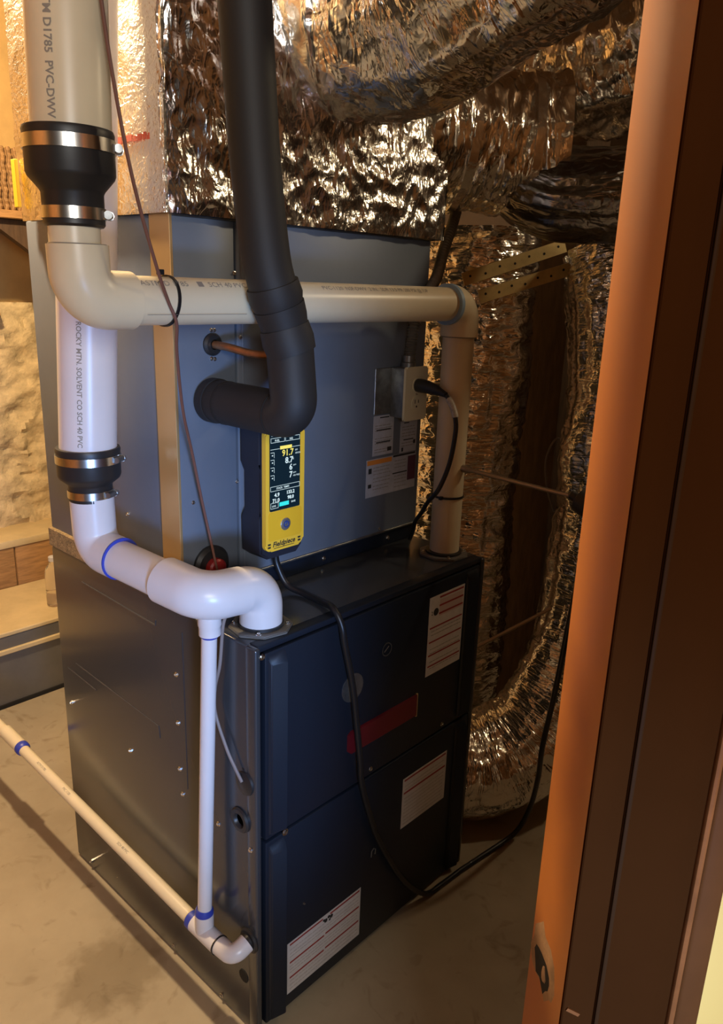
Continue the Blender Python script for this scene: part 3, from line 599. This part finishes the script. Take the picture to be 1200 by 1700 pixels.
# ================================================================ SUCTION LINE AND COPPER STUB
su = thing('refrigerant_line', (.076, .1, 1.24), 'thick black foam insulated refrigerant line dropping from above and turning into the cabinet', 'pipe')
FR = .0385
pipe(su, (.076, .209, 1.277), (.076, .190, 1.277), .0405, 'foam', 'foam_collar', 36)
bm = BM(); tube(bm, bend((.076, .200, 1.277), (.078, -.012, 1.276), (.077, .002, 1.40), .030, 12), FR, 36); obj('foam_elbow', bm, 'foam', su)
bm = BM(); tube(bm, [(.0775, -.005, 1.378), (.072, -.001, 1.398), (.066, .002, 1.420)], [.0395, .0425, .0400], 36); obj('foam_collar', bm, 'foam', su)
bm = BM(); tube(bm, [(.068, .001, 1.414), (.062, .002, 1.434), (.055, .003, 1.452)], [.0370, .0400, .0415], 36); obj('foam_segment', bm, 'foam', su)
bm = BM(); tube(bm, [(.056, .003, 1.449), (.050, .003, 1.464), (.043, .004, 1.484)], [.0385, .0430, .0412], 36); obj('foam_collar', bm, 'foam', su)
for q0, q1 in (((.0765, .165, 1.2768), (.0765, .161, 1.2768)), ((.0772, .030, 1.2762), (.0772, .027, 1.2762))):
    bm = BM(); tube(bm, [q0, q1], .0392, 36); obj('seam_ring', bm, 'dark', su)
bm = BM(); tube(bm, spline([(.045, .003, 1.475), (.034, .006, 1.515), (.024, .008, 1.58), (.014, .010, 1.67), (.004, .008, 1.77), (-.005, .006, 1.86), (-.03, .004, 2.15), (-.05, .0, 2.5)], 6), .0375, 36); obj('foam_sleeve', bm, 'foam', su)
bm = BM(); tube(bm, spline([(.081, .205, 1.376), (.085, .17, 1.374), (.10, .125, 1.366), (.118, .09, 1.366), (.13, .06, 1.375), (.125, .045, 1.40), (.12, .042, 1.43)], 8), .0072, 14)
tag(obj('copper_line', bm, 'copper'), 'bare bent copper tube leaving the black grommet behind the foam line', 'pipe')

# ================================================================ COMBUSTION ANALYZER
an = thing('gas_analyzer', (.193, .18, .975), 'yellow and dark handheld gas analyzer with lit screen stuck on the grey cabinet', 'meter')
poly = [(.158, .962), (.235, .962), (.249, .976), (.250, 1.045), (.243, 1.062), (.243, 1.135), (.250, 1.155), (.250, 1.232), (.240, 1.242), (.148, 1.242), (.138, 1.232), (.138, 1.155), (.146, 1.135), (.146, 1.062), (.138, 1.045), (.139, .976)]
bm = BM(); prism(bm, poly, .150, .206, .004); obj('body_shell', bm, 'navy', an)
bm = BM(); prism(bm, rrect(.143, .242, .982, 1.226, .014), .139, .152, .003); obj('yellow_face', bm, 'yellow', an)
bm = BM(); prism(bm, rrect(.149, .236, 1.004, 1.062, .006), .1382, .140, .0006); obj('keypad_panel', bm, mk('amber_panel', (.92, .53, .03), .35), an)
bm = BM(); prism(bm, rrect(.152, .229, 1.064, 1.216, .003), .1375, .141); sc = obj('screen', bm, 'screenblack', an, smooth=False)
SY = .1370
def scr(mat, items, name='screen_readout'):
    bm = BM()
    for it in items:
        if isinstance(it[0], str): s_, sz, x, z, b_ = it; textbm(bm, s_, sz, lambda u, v: (x + u, SY, z + v), b_)
        else: x0, x1, z0, z1 = it; a = [bm.verts.new(q) for q in ((x0, SY, z0), (x1, SY, z0), (x1, SY, z1), (x0, SY, z1))]; bm.faces.new(a)
    return obj(name, bm, mat, sc, smooth=False, fix=False)
def rectline(x0, x1, z0, z1, t=.0007): return [(x0, x1, z0, z0 + t), (x0, x1, z1 - t, z1), (x0, x0 + t, z0, z1), (x1 - t, x1, z0, z1)]
scr('digy', [('91.7', .0170, .182, 1.1700, .0003), (.177, .207, 1.1835, 1.190)])
scr('digc', [(.1755, .200, 1.0715, 1.0795)])
bars = [('8.7', .0165, .190, 1.1550, .0003), ('6', .0165, .2005, 1.1405, .0003), ('7', .0165, .2005, 1.1255, .0003), ('4.9', .0105, .163, 1.0925, .0003), ('133.2', .0095, .1935, 1.0935, .0003), ('71.0', .0105, .158, 1.0815, .0003), ('98.0', .0095, .1965, 1.0830, .0003),
        ('%', .006, .2085, 1.1600, 0), ('ppm', .0045, .2105, 1.1480, 0), ('ppm', .0045, .2105, 1.1330, 0), ('EFF', .0045, .2155, 1.1765, 0), ('GROSS', .0045, .2155, 1.1705, 0), ('AIR FREE', .0045, .2105, 1.1265, 0),
        ('SMPL', .0045, .155, 1.2105, 0), ('RUN', .0045, .186, 1.2105, 0), ('12:05', .0045, .2125, 1.2105, 0), ('FUEL', .0055, .164, 1.2000, .0001), ('NG', .0055, .201, 1.2000, .0001), ('STACK  TEMPS', .0050, .168, 1.1070, .0001), ('LOG', .0048, .157, 1.0730, .0001), ('SAVE', .0050, .206, 1.0745, .0001)]
for a in (rectline(.154, .1885, 1.198, 1.207), rectline(.1905, .227, 1.198, 1.207), rectline(.153, .228, 1.104, 1.1135), rectline(.1535, .173, 1.0695, 1.081)): bars += a
bars += [(.153, .176, 1.1850, 1.1857), (.208, .228, 1.1850, 1.1857)]
for z in (1.179, 1.165, 1.150, 1.135):
    bars += [(.1535, .1625, z, z + .0008), (.1620, .1627, z - .010, z), (.1565, .1595, z - .006, z - .004)]
scr('digw', bars)
bm = BM(); lathe(bm, [(.0125, 0), (.0125, .0016), (.0105, .0028), (.0008, .003)], (.192, .1382, 1.033), (0, -1, 0), 28); bt = obj('power_button', bm, 'chrome', an)
bm = BM(); lathe(bm, [(.0072, .0029), (.0072, .0034), (.0046, .0034), (.0046, .0029)], (.192, .1382, 1.033), (0, -1, 0), 22, caps=False); box(bm, .191, .193, .1346, .1352, 1.033, 1.0405); obj('power_symbol', bm, mk('button_blue', (.03, .06, .25), .4), bt)
bm = BM(); textbm(bm, 'Fieldpiece', .0145, lambda u, v: (.160 + u + v * .22, .1385, .991 + v), .0004); obj('printed_logo', bm, 'dink', an, fix=False)
bm = BM()
for x in (.148, .226):
    for dz in (0, .006): box(bm, x, x + .007, .1384, .1389, .990 + dz, .9935 + dz)
box(bm, .163, .216, .1384, .1389, .9870, .9880); obj('port_icons', bm, 'dink', an)
bm = BM(); lathe(bm, [(.022, 0), (.022, .0075)], (.193, .2055, 1.12), (0, 1, 0), 24); obj('magnet', bm, 'rubber', an)
# sampling hose and probe
bm = BM(); tube(bm, spline([(.200, .178, .966), (.203, .175, .935), (.212, .155, .895), (.222, .115, .8845), (.218, .06, .8845), (.205, .015, .889), (.206, -.008, .862), (.212, -.0125, .82), (.239, -.0125, .718), (.254, -.0125, .629), (.266, -.0150, .54), (.277, -.0125, .474), (.31, -.0125, .37), (.352, -.0125, .272), (.44, -.0135, .12), (.53, -.016, .022), (.60, -.018, .0085), (.68, -.024, .0085), (.78, -.036, .0085), (.88, -.06, .03), (.89, -.09, .12), (.82, -.14, .28), (.755, -.175, .42), (.728, -.205, .60), (.715, -.225, .78), (.69, -.25, .95), (.672, -.262, 1.04)], 12), .0068, 14)
tag(obj('sampling_hose', bm, 'cord'), 'black rubber sampling hose hanging down the furnace front and along the dark floor', 'hose')
pb = thing('flue_probe', (.66, -.1, 1.04), 'thin metal flue probe with black grip poking out of the right vent pipe', 'probe')
bm = BM(); tube(bm, [(.652, .060, 1.092), (.655, .030, 1.0905), (.6555, .022, 1.090), (.668, -.19, 1.080), (.671, -.225, 1.079)], [.009, .009, .0052, .0048, .0048], 14); obj('probe_tube', bm, 'probe', pb)
bm = BM(); lathe(bm, [(.006, -.012), (.011, -.008), (.011, .004), (.026, .010), (.028, .03), (.022, .09), (.016, .12), (.006, .13)], (.671, -.225, 1.079), Vector((.01, -.13, -.05)), 24); obj('probe_grip', bm, 'rubber', pb)

# ================================================================ OUTLET, CORD, CONDUIT
ou = thing('outlet_box', (.608, .19, 1.19), 'ivory duplex outlet on a galvanised box at the right of the grey cabinet', 'outlet')
bm = BM(); box(bm, .578, .640, .166, .2125, 1.196, 1.310, .003, 2); obj('metal_box', bm, 'galv', ou)
bm = BM(); prism(bm, rrect(.569, .648, 1.192, 1.313, .005), .160, .166, .0025); cpl = obj('cover_plate', bm, 'ivory', ou)
for z in (1.272, 1.232):
    bm = BM(); lathe(bm, [(.0165, 0), (.0165, .0015), (.0155, .0022), (.0005, .0022)], (.609, .160, z), (0, -1, 0), 24); rc = obj('receptacle', bm, 'ivory', cpl)
    bm = BM()
    for dx, h_ in ((-.006, .0045), (.006, .0035)): box(bm, .609 + dx - .0009, .609 + dx + .0009, .1572, .1577, z + .003 - h_, z + .003 + h_)
    lathe(bm, [(.0024, .0022), (.0024, .0027), (.0003, .0027)], (.609, .160, z - .0085), (0, -1, 0), 10); obj('slots', bm, 'dark', rc)
screw(cpl, (.609, .160, 1.252), (0, -1, 0), .002)
pc = thing('power_cord', (.58, .1, .92), 'black power cord with moulded plug in the ivory outlet and a white tag', 'cord')
cpts = spline([(.606, .072, 1.259), (.603, .052, 1.237), (.599, .039, 1.212), (.596, .0345, 1.18), (.581, .0345, 1.115), (.558, .042, 1.06), (.565, .075, 1.022), (.590, .11, .985), (.625, .155, .945), (.640, .172, .915), (.645, .185, .888)], 10)
bm = BM(); tube(bm, cpts, .0052, 14); obj('cord_jacket', bm, 'cord', pc)
bm = BM(); tube(bm, [(.609, .158, 1.272), (.610, .150, 1.272), (.609, .130, 1.271), (.608, .106, 1.268), (.607, .090, 1.264), (.606, .074, 1.260)], [.0150, .0158, .0150, .0125, .0085, .0062], 20); obj('moulded_plug', bm, 'rubber', pc)
bm = BM(); tube(bm, cpts[3:20], .0072, 16); obj('paper_tag', bm, 'whitetag', pc)
bm = BM(); pts = spline([(.612, .188, 1.311), (.618, .189, 1.36), (.630, .190, 1.42), (.668, .192, 1.468), (.728, .212, 1.512), (.786, .240, 1.573), (.86, .275, 1.635), (.97, .34, 1.70)], 40)
tube(bm, pts, [.0125 + .0016 * math.sin(i * 2 * PI / 4.0) for i in range(len(pts))], 16); cdt = thing('conduit', (.612, .19, 1.311), 'grey flexible metal conduit rising from the outlet box behind the cream pipe', 'conduit')
obj('flex_sleeve', bm, 'dgalv', cdt, angle=80)
bm = BM(); lathe(bm, [(.017, 0), (.017, .010), (.0145, .012), (.0145, .026)], (.612, .190, 1.310), (0, 0, 1), 20); obj('connector', bm, 'galv', cdt)

# ================================================================ ZIP TIES, WIRES
def ziptie(c, axis, r, label, tail):
    z = thing('zip_tie', c, label, 'zip tie', 'black zip ties on the vent pipes')
    bm = BM(); lathe(bm, [(r - .0004, -.0024), (r + .0016, -.0024), (r + .0016, .0024), (r - .0004, .0024)], c, axis, 40, caps=False); obj('band', bm, 'cord', z)
    bm = BM(); t = Vector(tail); box(bm, t.x - .005, t.x + .005, t.y - .004, t.y + .004, t.z - .004, t.z + .004, .001, 1); obj('lock_head', bm, 'cord', z)
ziptie((-.098, .083, 1.455), (1, 0, -.12), PR + .0002, 'black zip tie holding the thin brown wire to the level cream pipe', (-.105, .083, 1.496))
ziptie((.650, .083, 1.022), (0, 0, 1), PR + .0002, 'black zip tie around the cream drop pipe at the right', (.613, .075, 1.022))
bm = BM(); tube(bm, spline([(-.222, .018, 1.96), (-.212, .022, 1.808), (-.200, .012, 1.675), (-.180, .014, 1.586), (-.147, .026, 1.50), (-.120, .042, 1.455), (-.105, .046, 1.425), (-.09, .07, 1.38), (-.045, .125, 1.28), (.000, .168, 1.197), (.030, .185, 1.10), (.052, .190, 1.013), (.060, .185, .96), (.064, .184, .945)], 14), .0025, 10)
tag(obj('thermostat_wire', bm, 'brownwire'), 'thin reddish brown wire dropping past the cream pipes to the red plug', 'wire')
bm = BM(); tube(bm, spline([(-.006, .064, .93), (-.011, .074, .903), (-.0125, .084, .823), (-.014, .098, .77), (-.0135, .100, .717), (-.0125, .070, .656), (-.010, .048, .622), (-.0085, .030, .600)], 12), .0032, 10)
tag(obj('control_wire', bm, 'greywire'), 'thin grey brown wire curving beside the drain pipe into the side grommet', 'wire')

# ================================================================ RIGHT BACKGROUND
def strap(a, b, name_label):
    a, b = Vector(a), Vector(b); d = (b - a); L_ = d.length; d.normalize(); up = Vector((0, 0, 1)); up = (up - d * up.dot(d)).normalized(); n = d.cross(up)
    mt = Matrix(((d.x, n.x, up.x, a.x), (d.y, n.y, up.y, a.y), (d.z, n.z, up.z, a.z), (0, 0, 0, 1)))
    s_ = thing('perforated_strap', a, name_label, 'strap', 'perforated straps')
    bm = BM(); box(bm, 0, L_, -.001, .001, -.017, .017, .0005, 1, mat=mt); obj('strap_band', bm, 'strap', s_)
    for k in range(7):
        bm = BM(); c_ = mt @ Vector((L_ * (k + .5) / 7, .001, .003 * (-1) ** k)); lathe(bm, [(.0034, 0), (.0034, .0006), (.0003, .0006)], c_, -n if n.dot(Vector((-.7, -.7, 0))) < 0 else n, 10); obj('punched_hole', bm, 'dark', s_)
strap((.955, .300, 1.508), (1.188, .140, 1.605), 'upper of two tan perforated metal straps near the dark duct')
strap((.980, .262, 1.466), (1.181, .116, 1.545), 'lower of two tan perforated metal straps near the dark duct')
bm = BM(); box(bm, 1.44, 1.58, .24, .40, 0, 2.5, .004, 1); struct('trim_1', bm, 'darkwood')
bm = BM(); tube(bm, [(.715, .10, .555), (.935, -.065, .696)], .0045, 10); tube(bm, [(.70, .118, .545), (.715, .10, .555)], .006, 10)
tag(obj('gas_tube', bm, 'probe'), 'thin metal tube slanting up right from behind the furnace corner', 'pipe')
bm = BM(); tube(bm, spline([(1.42, .20, 1.03), (1.36, .20, 1.05), (1.33, .21, .99), (1.335, .20, .90), (1.36, .18, .82)], 10), .003, 8)
tag(obj('hanging_wire', bm, 'greywire'), 'thin hooked wire hanging in the dark gap beside the post', 'wire')

# ================================================================ LEFT BACKGROUND
lo = thing('low_duct', (.30, 1.78, 0), 'low grey sheet metal duct on the floor behind the furnace at left', 'duct')
bm = BM(); box(bm, -1.1, .95, 1.605, 1.98, .012, .268, .003, 1); obj('duct_body', bm, 'dgalv', lo)
bm = BM(); box(bm, -1.1, .95, 1.595, 1.607, .205, .222, .002, 1); obj('pale_flange', bm, 'paleboard', lo)
bm = BM(); box(bm, -1.1, .95, 1.600, 1.612, 0, .014); obj('base_strip', bm, 'dark', lo)
bm = BM(); box(bm, -1.1, .95, 1.603, 2.0, .268, .284, .003, 1); tag(obj('plank', bm, 'paleboard'), 'pale wide board lying on top of the low grey duct', 'board')
for i, (x0, x1) in enumerate(((-1.1, .425), (.430, 1.0))):
    bm = BM(); box(bm, x0, x1, 2.005, 2.05, 0.0, .445, .004, 2); tag(obj('timber', bm, 'lumber'), ['rough brown timber left of the joint behind the pale board', 'rough brown timber right of the joint behind the pale board'][i], 'timber', 'rough timbers')
bm = BM(); box(bm, -1.1, 1.0, 2.000, 2.245, .445, .475, .004, 2); tag(obj('plank', bm, 'paleboard'), 'pale plank laid over the brown timbers below the foam wall', 'board')
bm = BM(); foil_grid(bm, lambda u, v: ((-1.0 + 2.2 * u, 2.20 - .0 * v, .475 + .9 * v), (0, -1, 0)), 130, 70, .035, 21); struct('wall_back_foam', bm, 'sprayfoam')
# loose tan sheet hanging in front of the foam
bm = BM(); V = []
for i in range(31):
    row = []
    for j in range(61):
        u, v = i / 30, j / 60; x = -.55 + 1.06 * u - .02 * math.sin(v * 9) * u ; zb = 1.02 + .28 * u + .03 * math.sin(u * 14)
        row.append(bm.verts.new((x, 2.135 + .018 * math.sin(u * 11 + v * 3) + .02 * noise.noise(Vector((u * 6, v * 8, 0))), zb + (2.5 - zb) * v)))
    V.append(row)
for i in range(30):
    for j in range(60): bm.faces.new((V[i][j], V[i + 1][j], V[i + 1][j + 1], V[i][j + 1]))
ext = bmesh.ops.solidify(bm, geom=list(bm.faces), thickness=.004)
tag(obj('paper_sheet', bm, 'tanwall'), 'tan paper sheet hanging on the wall above the pale foam at far left', 'sheet')
# shelf with basket
sh = thing('wall_shelf', (.3, 2.0, 1.5), 'small dark wooden wall shelf with slanted bracket at far left', 'shelf')
bm = BM(); box(bm, -.20, .625, 1.83, 2.10, 1.663, 1.690, .003, 1); obj('shelf_board', bm, 'lumber', sh)
bm = BM(); prism(bm, [(.38, 1.662), (.60, 1.662), (.60, 1.53), (.57, 1.53)], 1.86, 1.90); obj('bracket', bm, 'darkwood', sh)
bk = thing('wicker_basket', (.47, 1.95, 1.69), 'small woven wicker basket on the wall shelf at far left', 'basket')
bm = BM(); box(bm, .32, .595, 1.885, 2.06, 1.692, 1.892, .012, 2); obj('basket_liner', bm, 'basket', bk)
for k in range(12):
    x = .332 + k * .0225; bm = BM(); pts = [(x + .002 * math.sin(j * 1.1), 1.882 - .004 * (j % 2), 1.694 + .198 * j / 22) for j in range(23)]; tube(bm, pts, .0075, 8); obj('woven_strand', bm, 'basket', bk)
for k in range(8):
    y_ = 1.895 + k * .0205; bm = BM(); pts = [(.596 + .004 * (j % 2), y_, 1.694 + .198 * j / 22) for j in range(23)]; tube(bm, pts, .0075, 8); obj('woven_strand', bm, 'basket', bk)
for k, x in enumerate((.53, .575)):
    bm = BM(); tube(bm, spline([(x, 1.886, 1.885), (x - .012, 1.884, 1.925), (x + .005, 1.884, 1.94), (x + .016, 1.886, 1.92), (x + .010, 1.888, 1.885)], 6), .0035, 8); obj('wire_loop', bm, 'dark', bk)
bm = BM(); box(bm, -.026, -.019, .704, .722, 1.615, 1.705, .001, 1); tag(obj('yellow_tag', bm, 'yellowtag'), 'narrow yellow tag on the left edge of the foil plenum', 'tag')
# clear bottle on the board
bo = thing('plastic_bottle', (.445, 1.72, .284), 'empty clear plastic bottle standing on the pale board by the furnace', 'bottle')
bm = BM(); lathe(bm, [(.028, 0), (.032, .006), (.032, .05), (.030, .054), (.032, .058), (.032, .12), (.028, .145), (.014, .165), (.012, .175)], (.445, 1.72, .285), (0, 0, 1), 24); obj('bottle_body', bm, 'clear', bo)
bm = BM(); lathe(bm, [(.0145, 0), (.0145, .016), (.012, .018), (.001, .018)], (.445, 1.72, .460), (0, 0, 1), 18); obj('cap', bm, 'label', bo)
